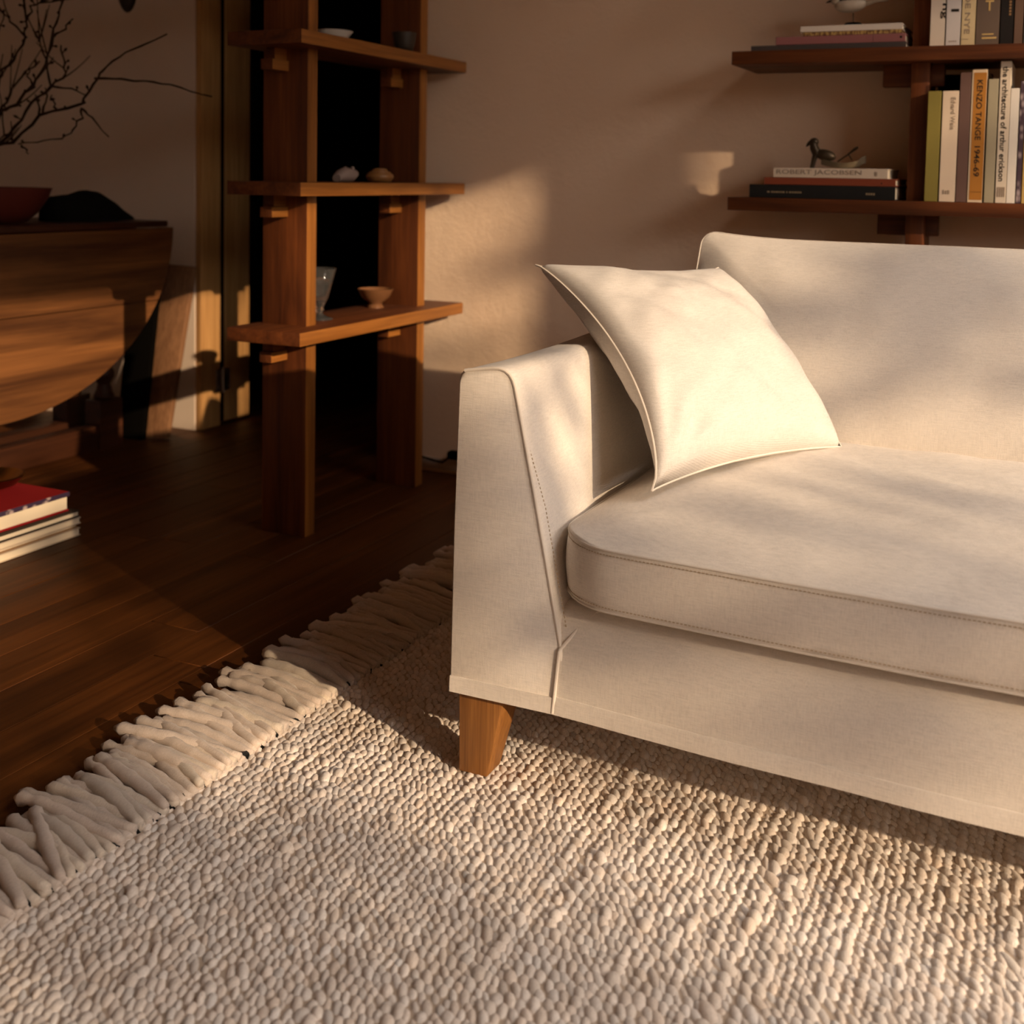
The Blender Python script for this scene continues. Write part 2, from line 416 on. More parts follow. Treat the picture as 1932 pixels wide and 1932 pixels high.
while y < 2.84:
    for lay in range(2):
        if lay and rnd.random() < .42: continue
        o = bpy.data.objects.new('fringe_strand', rnd.choice(sm)); COL.objects.link(o); o.parent = rug
        o.location = (XE+.011+1.13, y-1.2+rnd.uniform(-.004, .004), .0008+lay*.0070+rnd.uniform(0, .003))
        o.rotation_euler = (rnd.uniform(-.3, .3), 0 if lay == 0 else -.012, R(rnd.gauss(-8, 9)))
        o.scale = (rnd.uniform(.86, 1.08), rnd.uniform(.9, 1.15), 1)
    y += rnd.uniform(.0128, .0178)

# ================================================================= sofa
XC = .35
sofa = thing('sofa', 'cream linen sofa with tapered arms and short oak legs on the rug', 'sofa', (XC, 2.1, 0))
def mirror(p): return (2*XC-p[0], p[1], p[2])
def round_poly(pts, rads, k=5):
    out = []
    n = len(pts)
    for i in range(n):
        p = Vector(pts[i]); a = Vector(pts[i-1])-p; b = Vector(pts[(i+1) % n])-p; rr = rads[i]
        if rr <= 0: out.append(tuple(p)); continue
        rr = min(rr, a.length*.48, b.length*.48); a.normalize(); b.normalize()
        p0, p1 = p+a*rr, p+b*rr
        for t in range(k+1):
            s_ = t/k; out.append(tuple(p0.lerp(p, s_).lerp(p.lerp(p1, s_), s_)))
    return out
armp = [(-.823, .143), (-.820, .40), (-.814, .632), (-.728, .644), (-.683, .44), (-.640, .235), (-.650, .143)]
prof = round_poly(armp, [0, 0, .016, .030, 0, .02, 0])
Y0, Y1 = 1.556, 2.74
def arm(sign):
    rg = []
    ys = [Y0, Y0+.0015, Y0+.004, Y0+.03]+[Y0+.03+(Y1-Y0-.04)*k/12 for k in range(1, 12)]+[Y1-.008, Y1]
    cx, cz = -.74, .38
    for yy in ys:
        d = max(0, .004-(yy-Y0)) if yy < Y0+.004 else max(0, .008-(Y1-yy))
        sh = 1.0-d*1.2
        ring = []
        for (px_, pz_) in prof:
            xx = cx+(px_-cx)*(1-d*9.0); zz = cz+(pz_-cz)*(1-d*4.0)
            if pz_ > .5: zz += -.004*math.sin((yy-Y0)*6)*(1 if yy > Y0+.03 else 0)
            p = (xx, yy, zz); ring.append(p if sign > 0 else mirror(p))
        rg.append(ring)
    return obj('arm', MB().rings(rg), LINEN, sofa, smooth=True, angle=50)
for sgn in (1, -1):
    a_ = arm(sgn)
    seam = [(p[0]-.001, Y0+.0015, p[1]-.001) for p in prof]
    # piping up the inner side of the arm front and over its top
    path = [p for p in seam if p[2] > .22 and p[0] > -.806]
    if sgn < 0: path = [mirror(p) for p in path]
    pp = obj('piping', MB().tube(path, .0028, 8), PIPE, a_, smooth=True)
    mp = (lambda p: p) if sgn > 0 else mirror
    obj('piping', MB().tube([mp((-.6435, Y0-.001, .238)), mp((-.648, Y0-.001, .19)), mp((-.652, Y0-.001, .143))], .0028, 8), PIPE, a_, smooth=True)
    obj('piping', MB().tube([mp((-.6435, Y0-.001, .238)), mp((-.62, Y0+.014, .270)), mp((-.592, Y0+.04, .296))], .0028, 8), PIPE, a_, smooth=True)
    hem = MB(); hx = [-.8212, -.80, -.76, -.72, -.68, -.6525]
    rg = []
    for hx_ in hx: rg.append([mp((hx_, Y0-.0028, .1415)), mp((hx_, Y0-.0022, .166)), mp((hx_, Y0+.004, .166)), mp((hx_, Y0+.004, .1415))])
    hem.rings(rg); obj('hem', hem, LINEN, a_, smooth=True)
    st = MB()                                                     # top-stitching beside the piping
    L = [Vector(mp((p[0]+.008, Y0+.012, p[2]))) for p in ((-.735, 0, .60), (-.683, 0, .44), (-.645, 0, .26))]
    for a0, a1 in zip(L[:-1], L[1:]):
        nst = int((a1-a0).length/.0062)
        for k in range(nst):
            q0 = a0.lerp(a1, k/nst); q1 = a0.lerp(a1, (k+.55)/nst); st.tube([q0, q1], .0007, 4)
    tag(obj('stitching', st, STITCH, a_), kind='stuff')
def rail_y(xx): return 1.556-.044*max(0, 1-((xx-XC)/1.0)**2)
rg = []
rp = [(.0, .143), (.0012, .16), (.0, .20), (.004, .245), (.014, .272), (.034, .290), (.07, .297), (.9, .297), (.9, .143)]
for k in range(41):
    xx = -.653+(2*(XC+.653))*k/40
    wob = .0022*noise.noise(Vector((xx*6, 3, 1)))
    rg.append([(xx, rail_y(xx)+a_y*(1 if a_y < .5 else 1)+(wob*(1 if a_y < .1 else 0))*(1.5 if a_z < .17 else 1), a_z) for a_y, a_z in rp])
rail = obj('front_rail', MB().rings(rg), LINEN, sofa, smooth=True, angle=50)
hem = MB(); rg = []
for k in range(61):
    xx = -.652+(2*(XC+.652))*k/60; wob = .0022*noise.noise(Vector((xx*6, 3, 1)))*1.5; yy = rail_y(xx)+wob
    rg.append([(xx, yy-.0025, .1410), (xx, yy-.0030, .155), (xx, yy-.0012, .1675), (xx, yy+.005, .1675), (xx, yy+.005, .1410)])
hem.rings(rg); obj('hem', hem, LINEN, rail, smooth=True, angle=60)
bk = MB().box(-.80, 2*XC+.80, 2.60, 2.742, .143, .68)
obj('back_frame', bk, LINEN, sofa, bevel=.018, seg=3)

def outline(hw, hd, rc, nL, nS, nc):
    pts = []
    for cx, cy, a0 in ((hw-rc, hd-rc, 0), (-hw+rc, hd-rc, 90), (-hw+rc, -hd+rc, 180), (hw-rc, -hd+rc, 270)):
        for k in range(nc+1): a = R(a0+90*k/nc); pts.append((cx+rc*math.cos(a), cy+rc*math.sin(a), len(pts)))
        n = nL if a0 in (0, 180) else nS
        a = R(a0+90); ex, ey = cx+rc*math.cos(a), cy+rc*math.sin(a)
        if a0 == 0: fx, fy = -hw+rc, hd
        elif a0 == 90: fx, fy = -hw, -hd+rc
        elif a0 == 180: fx, fy = hw-rc, -hd
        else: fx, fy = hw, hd-rc
        for k in range(1, n): pts.append((ex+(fx-ex)*k/n, ey+(fy-ey)*k/n, 0))
    return [(p[0], p[1]) for p in pts]
def boxed_cushion(hw, hd, zb, zt, rc, dome, domeb, bulge, xf, wr=.003, nL=64, nS=26, nc=8, decay=.075, seed=0):
    """a cushion with a border strip between two seams; local plan x,y, height z; xf maps local to world"""
    ts = [0, .003, .010, .022, .04, .065, .095, .13, .17, .21, .25, .29, .33]
    ts = [t for t in ts if t < min(hw, hd)-.03]+[min(hw, hd)-.0002]
    def dm(a, b): return (1-math.exp(-max(0, hw-abs(a))/decay))*(1-math.exp(-max(0, hd-abs(b))/decay))
    def ring(t, z, side=0, sg=0):
        rr = max(rc-t, .006); o = outline(hw-t, hd-t, min(rr, (hd-t)*.95, hw-t), nL, nS, nc)
        res = []
        for (a, b) in o:
            e = 1.0
            if side:
                l = math.hypot(a/(hw), b/(hd)) or 1
                a += (a/hw)**3*side; b += (b/hd)**3*side if abs(b) > hd*.5 else 0
            zz = z+sg*dm(a, b)+wr*1.0*noise.noise(Vector((a*7+seed, b*7, 2)))*min(1, .3+t/.05)+wr*.8*noise.noise(Vector((a*22+seed, b*22, 5)))*min(1, t/.03)
            res.append(xf(a, b, zz))
        return res
    rings_ = []
    for t in reversed(ts): rings_.append(ring(t, zb, 0, -domeb))
    for k in range(1, 6):
        q = k/6; rings_.append(ring(0, zb+(zt-zb)*q, bulge*math.sin(math.pi*q)))
    for t in ts: rings_.append(ring(t, zt, 0, dome))
    mb = MB().rings(rings_, False, False)
    top = [xf(a, b, zt+wr*.3*noise.noise(Vector((a*7+seed, b*7, 2)))) for a, b in outline(hw+.0006, hd+.0006, rc, nL, nS, nc)]
    bot = [xf(a, b, zb+wr*.3*noise.noise(Vector((a*7+seed, b*7, 2)))) for a, b in outline(hw+.0006, hd+.0006, rc, nL, nS, nc)]
    return mb, top+top[:1], bot+bot[:1]
SX0, SX1 = -.664, 2*XC+.664
hw, hd = (SX1-SX0)/2, (2.42-1.550)/2
def xf_seat(a, b, z):
    k = b/hd
    return (XC+a, 1.550+hd+b-.032*(1-abs(a/hw)**3)*max(0, -k), z)
mb, top, bot = boxed_cushion(hw, hd,   .312, .400, .105, .044, .006, .004, xf_seat, .004, seed=1)
seat = obj('seat_cushion', mb, LINEN, sofa, smooth=True, angle=75, weld=.0009)
obj('seam', MB().tube(top, .0016, 6, False), PIPE, seat, smooth=True)
obj('seam', MB().tube(bot, .0016, 6, False), PIPE, seat, smooth=True)
def stitches(path, off, parent, lim=(-.66, .3), rad=.0007, pitch=.0052, ymax=9):
    st = MB()
    for a, b in zip(path[:-1], path[1:]):
        a, b = Vector(a)+Vector(off), Vector(b)+Vector(off); d = (b-a).length
        if a.x < lim[0] or a.x > lim[1] or a.y > ymax: continue
        n = max(1, round(d/pitch))
        for k in range(n): st.tube([a.lerp(b, k/n), a.lerp(b, (k+.6)/n)], rad, 4)
    return tag(obj('stitching', st, STITCH, parent), kind='stuff')
stitches(top, (0, -.0015, -.0062), seat, ymax=1.7)
stitches(bot, (0, -.0015, .0062), seat, ymax=1.7)
# back cushion: leans on the frame, its broad side facing the room
bx0, bx1 = -.702, 2*XC+.702
bhw = (bx1-bx0)/2; bhd = .222
e_up = Vector((0, .20, .385)).normalized(); e_out = Vector((0, -e_up.z, e_up.y))
bo = Vector((XC, 2.232, .424))
def xf_back(a, b, z):
    # ears: corners kept at full height, edge sagging slightly between
    sag = -.018*(1-(a/bhw)**12)*(1 if b > 0 else 0)*(b/bhd)**2
    p = bo+e_up*(b+bhd+sag)+e_out*z+Vector((a, 0, 0)); return tuple(p)
mb, top, bot = boxed_cushion(bhw, bhd, -.085, -.006, .035, .062, .05, .008, xf_back, .006, decay=.07, seed=4)
back = obj('back_cushion', mb, LINEN, sofa, smooth=True, angle=75, weld=.0009)
obj('seam', MB().tube(top, .0012, 6, False), LINEN, back, smooth=True)
obj('seam', MB().tube(bot, .0018, 6, False), PIPE, back, smooth=True)
def leg(sx, front):
    zt = .150
    ya, yb_, yc = (1.570, 1.645, 1.617) if front else (2.725, 2.65, 2.678)
    p = [(-.812, ya, .012), (-.764, ya, .012), (-.764, yc, .012), (-.812, yc, .012), (-.814, ya, zt), (-.736, ya, zt), (-.736, yb_, zt), (-.814, yb_, zt)]
    if sx < 0: p = [mirror(q) for q in p]
    obj('leg', MB().eight(p), OAK, sofa, bevel=.003)
for sx in (1, -1):
    for fr in (True, False): leg(sx, fr)

# ---------------------------------------------------------------- throw pillow
A, B_, C_, D = map(Vector, ((-.868, 1.95, .762), (-.612, 2.235, .752), (-.362, 2.195, .440), (-.562, 1.712, .446)))
ctr = (A+B_+C_+D)/4
pillow = thing('throw_pillow', 'square cream linen throw pillow propped in the corner of the sofa against the arm', 'pillow', tuple(D))
nrm = (C_-D).cross(A-D).normalized()
if nrm.dot(Vector((0, 0, .92))-ctr) < 0: nrm = -nrm
n = 48
def pil(u_, v_, side):
    cu = 1-(.085 if u_ < .5 else -.035)*math.sin(math.pi*v_)**.8*min(1, abs(u_-.5)*4); cv = 1-(.085 if v_ < .5 else .13)*math.sin(math.pi*u_)**.8*min(1, abs(v_-.5)*4)
    u1 = .5+(u_-.5)*cu; v1 = .5+(v_-.5)*cv
    p = D.lerp(C_, u1).lerp(A.lerp(B_, u1), v1)
    e = (max(0, 4*u_*(1-u_))*max(0, 4*v_*(1-v_)))
    t = e**.43
    wv = noise.noise(Vector((u_*5, v_*5, 1+side)))*.010+noise.noise(Vector((u_*11, v_*11, 7+side)))*.004
    # gathers fanning from the front lower corner
    dd = math.hypot(u_, v_); an = math.atan2(v_, u_+1e-6)
    wv += .007*math.exp(-(dd/.30)**2)*math.sin(an*9)*1.6
    wv -= .016*math.exp(-((u_-.17)**2+(v_-.13)**2)/.004)
    # seam sits nearer the front at mid edge
    edge = .058*math.sin(math.pi*v_**.72)**.75*(1-u_)**2.2
    return p+nrm*(side*(.082 if side > 0 else .080)*t+wv*min(1, e*4)+edge)
mb = MB(); idx = {}
for side in (1, -1):
    for i in range(n+1):
        for j in range(n+1):
            bd = i in (0, n) or j in (0, n)
            key = (i, j, 0 if bd else side)
            if key not in idx: idx[key] = len(mb.v); mb.v.append(tuple(pil(i/n, j/n, 1 if bd else side)))
    for i in range(n):
        for j in range(n):
            k = [(i, j), (i+1, j), (i+1, j+1), (i, j+1)]
            mb.f.append(tuple(idx[(a, b, 0 if (a in (0, n) or b in (0, n)) else side)] for a, b in k))
obj('cover', mb, LINEN2, pillow, smooth=True, angle=180)
loop = [pil(i/n, 0, 1) for i in range(n)]+[pil(1, j/n, 1) for j in range(n)]+[pil(1-i/n, 1, 1) for i in range(n)]+[pil(0, 1-j/n, 1) for j in range(n+1)]
obj('seam', MB().tube(loop, .0019, 6), PIPE, pillow, smooth=True)

# ================================================================= tall open shelf (left)
BZ = (.504, .864, 1.225, 1.585, 1.945)
TH = .033
shelf = thing('open_shelf', 'tall open walnut shelf standing end-on to the plaster wall beside the doorway', 'shelf', (-1.787, 2.76, 0))
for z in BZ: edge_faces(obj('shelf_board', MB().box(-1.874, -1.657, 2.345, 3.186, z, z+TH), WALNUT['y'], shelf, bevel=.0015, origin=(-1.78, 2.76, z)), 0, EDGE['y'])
for y in (2.460, 3.017):
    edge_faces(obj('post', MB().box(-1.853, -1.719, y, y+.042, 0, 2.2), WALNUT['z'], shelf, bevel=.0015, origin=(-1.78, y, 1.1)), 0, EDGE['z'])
    for z in BZ:
        c = MB().box(-1.812, -1.776, y-.066, y+.108, z-.055, z-.029); c.box(-1.806, -1.782, y-.050, y+.092, z-.029, z)
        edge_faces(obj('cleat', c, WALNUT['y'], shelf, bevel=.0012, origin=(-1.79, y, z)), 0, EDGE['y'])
# ---------------------------------------------------------------- bookcase (right)
case = thing('bookcase', 'open walnut bookcase against the plaster wall behind the sofa', 'bookcase', (.17, 3.06, 0))
for z in BZ[1:]: obj('shelf_board', MB().box(-.785, 1.13, 2.935, 3.196, z-.020 if False else z-.0185, z+TH-.0185+(.0)), WALNUT['x'], case, bevel=.0015, origin=(.17, 3.06, z))
for x in (-.364, .67):
    obj('post', MB().box(x, x+.042, 2.998, 3.132, 0, 2.2), WALNUT['z'], case, bevel=.0015, origin=(x, 3.06, 1.1))
    for z in BZ[1:]: obj('cleat', MB().box(x-.072, x+.07, 3.045, 3.08, z-.0185-.052, z-.0185), WALNUT['x'], case, bevel=.0015, origin=(x, 3.06, z))
Z1 = .864-.0185+TH+.0004; Z2 = 1.225-.0185+TH+.0004           # top of the lower and upper bookcase boards

# ================================================================= books
def book(label, o, et, ew, eh, T, W, H, color, group, pages=True, cov=.0024, cm=None):
    """T thickness, W spine-to-fore-edge, H height; spine at w=0"""
    o, et, ew, eh = map(Vector, (o, et, ew, eh))
    t = thing('book', label, 'book', tuple(o+et*T/2+ew*W/2), group)
    M = cm or paint(color)
    c = MB(); c.hexa(o, et*T, ew*cov, eh*H); c.hexa(o+ew*cov, et*cov, ew*(W-cov), eh*H); c.hexa(o+ew*cov+et*(T-cov), et*cov, ew*(W-cov), eh*H)
    obj('cover', c, M, t, bevel=.0006, seg=1)
    obj('pages', MB().hexa(o+ew*cov+et*cov*1.05+eh*.003, et*(T-2.1*cov), ew*(W-cov-.003), eh*(H-.006)), PAPER, t)
    return t
EX, EY, EZ = Vector((1, 0, 0)), Vector((0, 1, 0)), Vector((0, 0, 1))
def upright(label, x0, x1, z0, H, color, group, yf=2.962, W=.19, **k):
    return book(label, (x0, yf, z0), EX, EY, EZ, x1-x0, W, H, color, group, **k)
def spine_text(t, s, xc, z_top, length, width, material, yf=2.962, label=None):
    return text_mesh('title', s, material, t, (xc-width/2, yf-.0004, z_top), -EZ, EX, length, width, label)
def bars(t, name, items, material, yf=2.962):
    mb = MB()
    for (x0, x1, z0, z1) in items: mb.box(x0, x1, yf-.0006, yf+.0002, z0, z1)
    return obj(name, mb, material, t)
G1 = 'books standing on the lower bookcase board'
b = upright('olive green book, first in the lower row beside the post', -.3195, -.2905, Z1, .258, (.23, .185, .042), G1)
b = upright('cream book with thin brown script between the olive and the brown book', -.287, -.252, Z1, .258, (.70, .56, .42), G1)
spine_text(b, 'Edvard Weie', -.2635, Z1+.243, .075, .010, GREYINK)
bars(b, 'imprint', [(-.279, -.276, Z1+.018, Z1+.028), (-.274, -.271, Z1+.018, Z1+.026), (-.269, -.264, Z1+.018, Z1+.027)], GREYINK)
b = upright('plain mauve-brown book beside the orange spine', -.250, -.2265, Z1, .300, (.135, .075, .060), G1)
b = upright('cream boxed book with an orange spine lettered in black capitals', -.2245, -.1925, Z1, .306, (.70, .55, .38), G1)
bars(b, 'spine_label', [(-.2205, -.1928, Z1+.006, Z1+.299)], paint((.40, .165, .027)))
text_mesh('title', 'KENZO TANGE', INK, b, (-.2135, 2.9612, Z1+.282), -EZ, EX, .138, .0125)
text_mesh('title', '1946-69', INK, b, (-.2135, 2.9612, Z1+.130), -EZ, EX, .070, .0125)
bars(b, 'rule', [(-.2195, -.1936, Z1+.024, Z1+.0247)], INK, 2.9614)
b = upright('grey-green cloth book between the orange and the tall white book', -.1885, -.1675, Z1, .284, (.36, .31, .21), G1)
b = upright('tall white book with a black vertical title and a striped emblem at its foot', -.1645, -.1415, Z1, .324, (.66, .56, .44), G1)
spine_text(b, 'the architecture of arthur erickson', -.1530, Z1+.312, .262, .0125, INK)
bars(b, 'emblem', [(-.1610+.0045*k, -.1580+.0045*k, Z1+.014, Z1+.034) for k in range(4)]+[(-.1612, -.1445, Z1+.034, Z1+.0365)], GREYINK)
b = upright('plain white book half the height of its tall white neighbour', -.1405, -.1225, Z1, .262, (.74, .68, .60), G1)
pm = mat('purple_print', (.10, .06, .08), .6)
vz = N(pm, 'ShaderNodeTexVoronoi'); vz.inputs['Scale'].default_value = 90; LK(pm, coords(pm, (1, 1, .5)), vz.inputs['Vector'])
base(pm, ramp(pm, vz.outputs['Distance'], [(.2, (.38, .30, .30)), (.5, (.06, .035, .05))]))
b = upright('thin dark purple book with a mottled print', -.1205, -.1105, Z1, .278, (.1, .06, .08), G1, cm=pm)
b = upright('mustard yellow book near the right end of the lower row', -.1085, -.0915, Z1, .255, (.52, .34, .11), G1)
b = upright('short grey-green paperback after the mustard book', -.0895, -.072, Z1, .165, (.30, .29, .22), G1)
b = upright('dark brown book partly cut off after the grey-green paperback', -.070, -.045, Z1, .26, (.12, .07, .045), G1)
b = book('plain black block set back behind the cream and brown books', (-.318, 3.155, Z1), EX, EY, EZ, .125, .03, .312, (.006, .005, .004), None, cm=BLACK)
b['category'] = 'box'; b.name = 'black_block'  # plain black block standing in the gap behind the books
G2 = 'books standing on the upper bookcase board'
b = upright('white book with an ng ending in black, first in the upper row', -.3215, -.2895, Z2, .268, (.66, .56, .45), G2)
text_mesh('title', 'ng', INK, b, (-.300, 2.9616, Z2+.099), -EZ, EX, .035, .013)
b = upright('lilac-white book with a black block on its spine', -.2865, -.2555, Z2, .29, (.60, .55, .52), G2)
bars(b, 'block', [(-.2765, -.2595, Z2+.079, Z2+.0855)], INK)
bars(b, 'imprint', [(-.2795+.0045*k, -.2765+.0045*k, Z2+.010, Z2+.0125) for k in range(4)], GREYINK)
b = upright('yellowed cream book with brown capitals down its spine', -.253, -.2235, Z2, .30, (.60, .47, .27), G2)
spine_text(b, 'DE NYE', -.2405, Z2+.117, .090, .0115, GREYINK)
bars(b, 'rule', [(-.2525, -.237, Z2+.0145, Z2+.0158)], GREYINK)
b = upright('thick grey-brown book with gold bars low on its spine', -.2215, -.172, Z2, .318, (.125, .085, .062), G2)
bars(b, 'gold_bars', [(-.208, -.183, Z2+.0235, Z2+.0265), (-.208, -.1765, Z2+.0145, Z2+.0185)], GOLD)
text_mesh('title', 'T', GOLD, b, (-.203, 2.9616, Z2+.078), EX, EZ, .018, .024)
b = upright('black book with small gold lettering beside the grey-brown one', -.1695, -.1425, Z2, .318, (.010, .007, .006), G2)
bars(b, 'lettering', [(-.152, -.1475, Z2+.066+.007*k, Z2+.071+.007*k) for k in range(5)], mat('dull_gold', (.25, .14, .06), .5))
b = upright('reddish brown book after the black one', -.140, -.122, Z2, .30, (.13, .075, .05), G2)
b = upright('dark grey book at the right edge of the upper row', -.1195, -.097, Z2, .30, (.10, .085, .07), G2)
b = upright('brown cloth book last of the upper row', -.0945, -.06, Z2, .30, (.14, .09, .06), G2)
def flat(label, x0, x1, z0, z1, color, group, yf=2.955, W=.225, **k):
    return book(label, (x0, yf, z0), EZ, EY, EX, z1-z0, W, x1-x0, color, group, **k)
G3 = 'books lying on the lower bookcase board'
b = flat('wide black book lying at the bottom of the lower stack', -.735, -.384, Z1, Z1+.0325, (.012, .011, .009), G3)
gl = mat('faint_gold', (.30, .22, .12), .5)
xs = -.690; it = []
while xs < -.605:
    w_ = rnd.choice((.003, .0045, .006)); it.append((xs, xs+w_, Z1+.0125, Z1+.0165)); xs += w_+rnd.choice((.0012, .0012, .004))
bars(b, 'lettering', it, gl, 2.955)
bars(b, 'lettering', [(-.452+.0055*k, -.448+.0055*k, Z1+.0115, Z1+.0165) for k in range(4)], gl, 2.955)
b = flat('brick red book lying on the wide black book', -.699, -.384, Z1+.033, Z1+.0505, (.24, .052, .020), G3, W=.215)
bars(b, 'imprint', [(-.418, -.4155, Z1+.038, Z1+.042)], INK, 2.955)
b = flat('white book with brown capitals along its spine, topmost of the lower stack', -.677, -.403, Z1+.051, Z1+.0745, (.70, .57, .42), G3, W=.205)
text_mesh('title', 'ROBERT JACOBSEN', GREYINK, b, (-.669, 2.9546, Z1+.056), EX, EZ, .205, .0145)
bars(b, 'imprint', [(-.434, -.430, Z1+.057, Z1+.067), (-.429, -.4275, Z1+.057, Z1+.067)], GREYINK, 2.955)
G4 = 'books lying on the upper bookcase board'
b = flat('wide thin grey book at the bottom of the upper stack', -.742, -.373, Z2, Z2+.0135, (.075, .058, .050), G4)
b = flat('dusty pink book lying on the wide grey book', -.681, -.375, Z2+.014, Z2+.0335, (.30, .115, .105), G4)
bars(b, 'imprint', [(-.388, -.383, Z2+.022, Z2+.027), (-.449, -.4485, Z2+.0145, Z2+.033)], INK, 2.955)
gm = mat('gold_print', (.4, .25, .08), .6)
ng = noi(gm, coords(gm, (160, 30, 60)), 1, 2); base(gm, ramp(gm, ng, [(.44, (.14, .06, .02)), (.56, (.52, .33, .10))]))
b = flat('thin book with a mottled gold spine above the pink book', -.616, -.384, Z2+.034, Z2+.0425, (.4, .25, .08), G4, W=.2, cm=gm)
b = flat('thin white book topmost of the upper stack, under the bird', -.622, -.383, Z2+.043, Z2+.0575, (.72, .63, .52), G4, W=.2)
# magazines and books on the floor, fore-edges to the light
G5 = 'books stacked on the floor by the table'
def fl_book(label, z0, z1, xf_, yend, color, W=.30, H=.36, page=None, **k):
    t = book(label, (xf_-W, yend-H, z0), EZ, EX, EY, z1-z0, W, H, color, G5, **k); return t
fl_book('thick cream magazine at the bottom of the floor stack', .001, .021, -2.222, 2.209, (.62, .50, .36))
fl_book('thin ochre booklet second from the floor in the stack', .0215, .0305, -2.228, 2.206, (.30, .15, .05))
fl_book('white paperback in the middle of the floor stack', .031, .047, -2.222, 2.211, (.68, .56, .42))
fl_book('dark-covered magazine under the red book on the floor stack', .0475, .066, -2.224, 2.208, (.045, .032, .022), cov=.004)
rb = fl_book('red hardcover with a blue floral jacket on top of the floor stack', .0665, .116, -2.238, 2.186, (.26, .006, .008), W=.27, H=.30, cov=.005)
jm = mat('floral_jacket', (.05, .03, .06), .6)
jv = N(jm, 'ShaderNodeTexVoronoi'); jv.inputs['Scale'].default_value = 45; LK(jm, coords(jm, (1, 1, 1)), jv.inputs['Vector'])
base(jm, ramp(jm, jv.outputs['Distance'], [(.18, (.45, .34, .32)), (.42, (.04, .022, .05))]))
obj('jacket', MB().box(-2.258, -2.2345, 1.886, 2.1865, .1045, .1155), jm, rb, bevel=.001, label='blue flowered jacket edge')
dish = thing('dish', 'dark brass dish on the red hardcover', 'dish', (-2.42, 2.11, .116))
obj('bowl', MB().lathe((-2.42, 2.11, .1163), [(.012, 0), (.030, .001), (.060, .012), (.080, .034), (.077, .036), (.056, .017), (.03, .007), (.01, .006)]), BRASS, dish, smooth=True)

# ================================================================= figurines on the stacks
zt = Z1+.0745
fg = thing('figurine', 'dark bronze bird figurine with a boat-shaped tray on the white book', 'figurine', (-.56, 3.05, zt))
obj('body', MB().ball((-.570, 3.05, zt+.034), .028, .014, .014, 16, 10, Matrix.Rotation(R(12), 3, 'Y')), BRONZE, fg, smooth=True)
nk = MB().tube([(-.588, 3.05, zt+.034), (-.597, 3.05, zt+.052), (-.600, 3.05, zt+.066)], [.012, .011, .009], 10); nk.ball((-.598, 3.05, zt+.067), .012, .009, .010)
obj('head', nk, BRONZE, fg, smooth=True)
obj('beak', MB().tube([(-.606, 3.05, zt+.066), (-.613, 3.05, zt+.060), (-.617, 3.05, zt+.055)], [.006, .004, .001], 8), BRONZE, fg, smooth=True)
for dy in (-.006, .006): obj('leg', MB().tube([(-.594, 3.05+dy, zt+.032), (-.598, 3.05+dy, zt+.014), (-.601, 3.05+dy, zt)], [.006, .0045, .004], 8), BRONZE, fg, smooth=True)
ty = MB(); rg = []
for k in range(13):
    t = k/12; xx = -.578+.108*t; wdt = .004+.016*math.sin(math.pi*min(1, t*.92+.04)); rise = .006*(2*t-1)**2*2+(.006 if t > .85 else 0)
    rg.append([(xx, 3.05-wdt, zt+.015+rise), (xx, 3.05-wdt*.55, zt+.002+rise*.7), (xx, 3.05+wdt*.55, zt+.002+rise*.7), (xx, 3.05+wdt, zt+.015+rise)])
obj('tray', MB().rings(rg), mat('tray_patina', (.15, .115, .07), .5), fg, smooth=True)
obj('oar', MB().tube([(-.538, 3.05, zt+.018), (-.515, 3.05, zt+.034), (-.497, 3.05, zt+.049), (-.489, 3.05, zt+.054)], [.002, .0022, .004, .003], 8), BRONZE, fg, smooth=True)
obj('oar_stay', MB().tube([(-.512, 3.05, zt+.036), (-.503, 3.05, zt+.022)], .0013, 6), BRONZE, fg)
zu = Z2+.0575
bd = thing('bird_figurine', 'small white and black bird figurine on a black foot above the thin white book', 'figurine', (-.512, 3.05, zu))
obj('foot', MB().lathe((-.512, 3.05, zu), [(.021, 0), (.0215, .003), (.0205, .014), (.017, .016)]), BLACK, bd, smooth=True)
obj('wire', MB().tube([(-.512, 3.05, zu+.015), (-.513, 3.05, zu+.040)], .0012, 6), BRONZE, bd)
obj('breast', MB().ball((-.520, 3.05, zu+.060), .040, .020, .0185, 18, 12, Matrix.Rotation(R(-4), 3, 'Y')), mat('bird_white', (.50, .42, .32), .5), bd, smooth=True)
obj('back', MB().ball((-.518, 3.05, zu+.069), .034, .017, .014, 16, 10), BLACK, bd, smooth=True)
hb = MB().ball((-.556, 3.05, zu+.074), .013, .012, .013); obj('head', hb, mat('bird_head', (.42, .35, .26), .5), bd, smooth=True)
obj('beak', MB().tube([(-.566, 3.05, zu+.073), (-.580, 3.05, zu+.068)], [.004, .0008], 8), BLACK, bd)
obj('tail', MB().tube([(-.487, 3.05, zu+.062), (-.46, 3.05, zu+.067), (-.432, 3.05, zu+.068)], [.008, .004, .003], 8), mat('bird_tail', (.34, .26, .18), .5), bd, smooth=True)

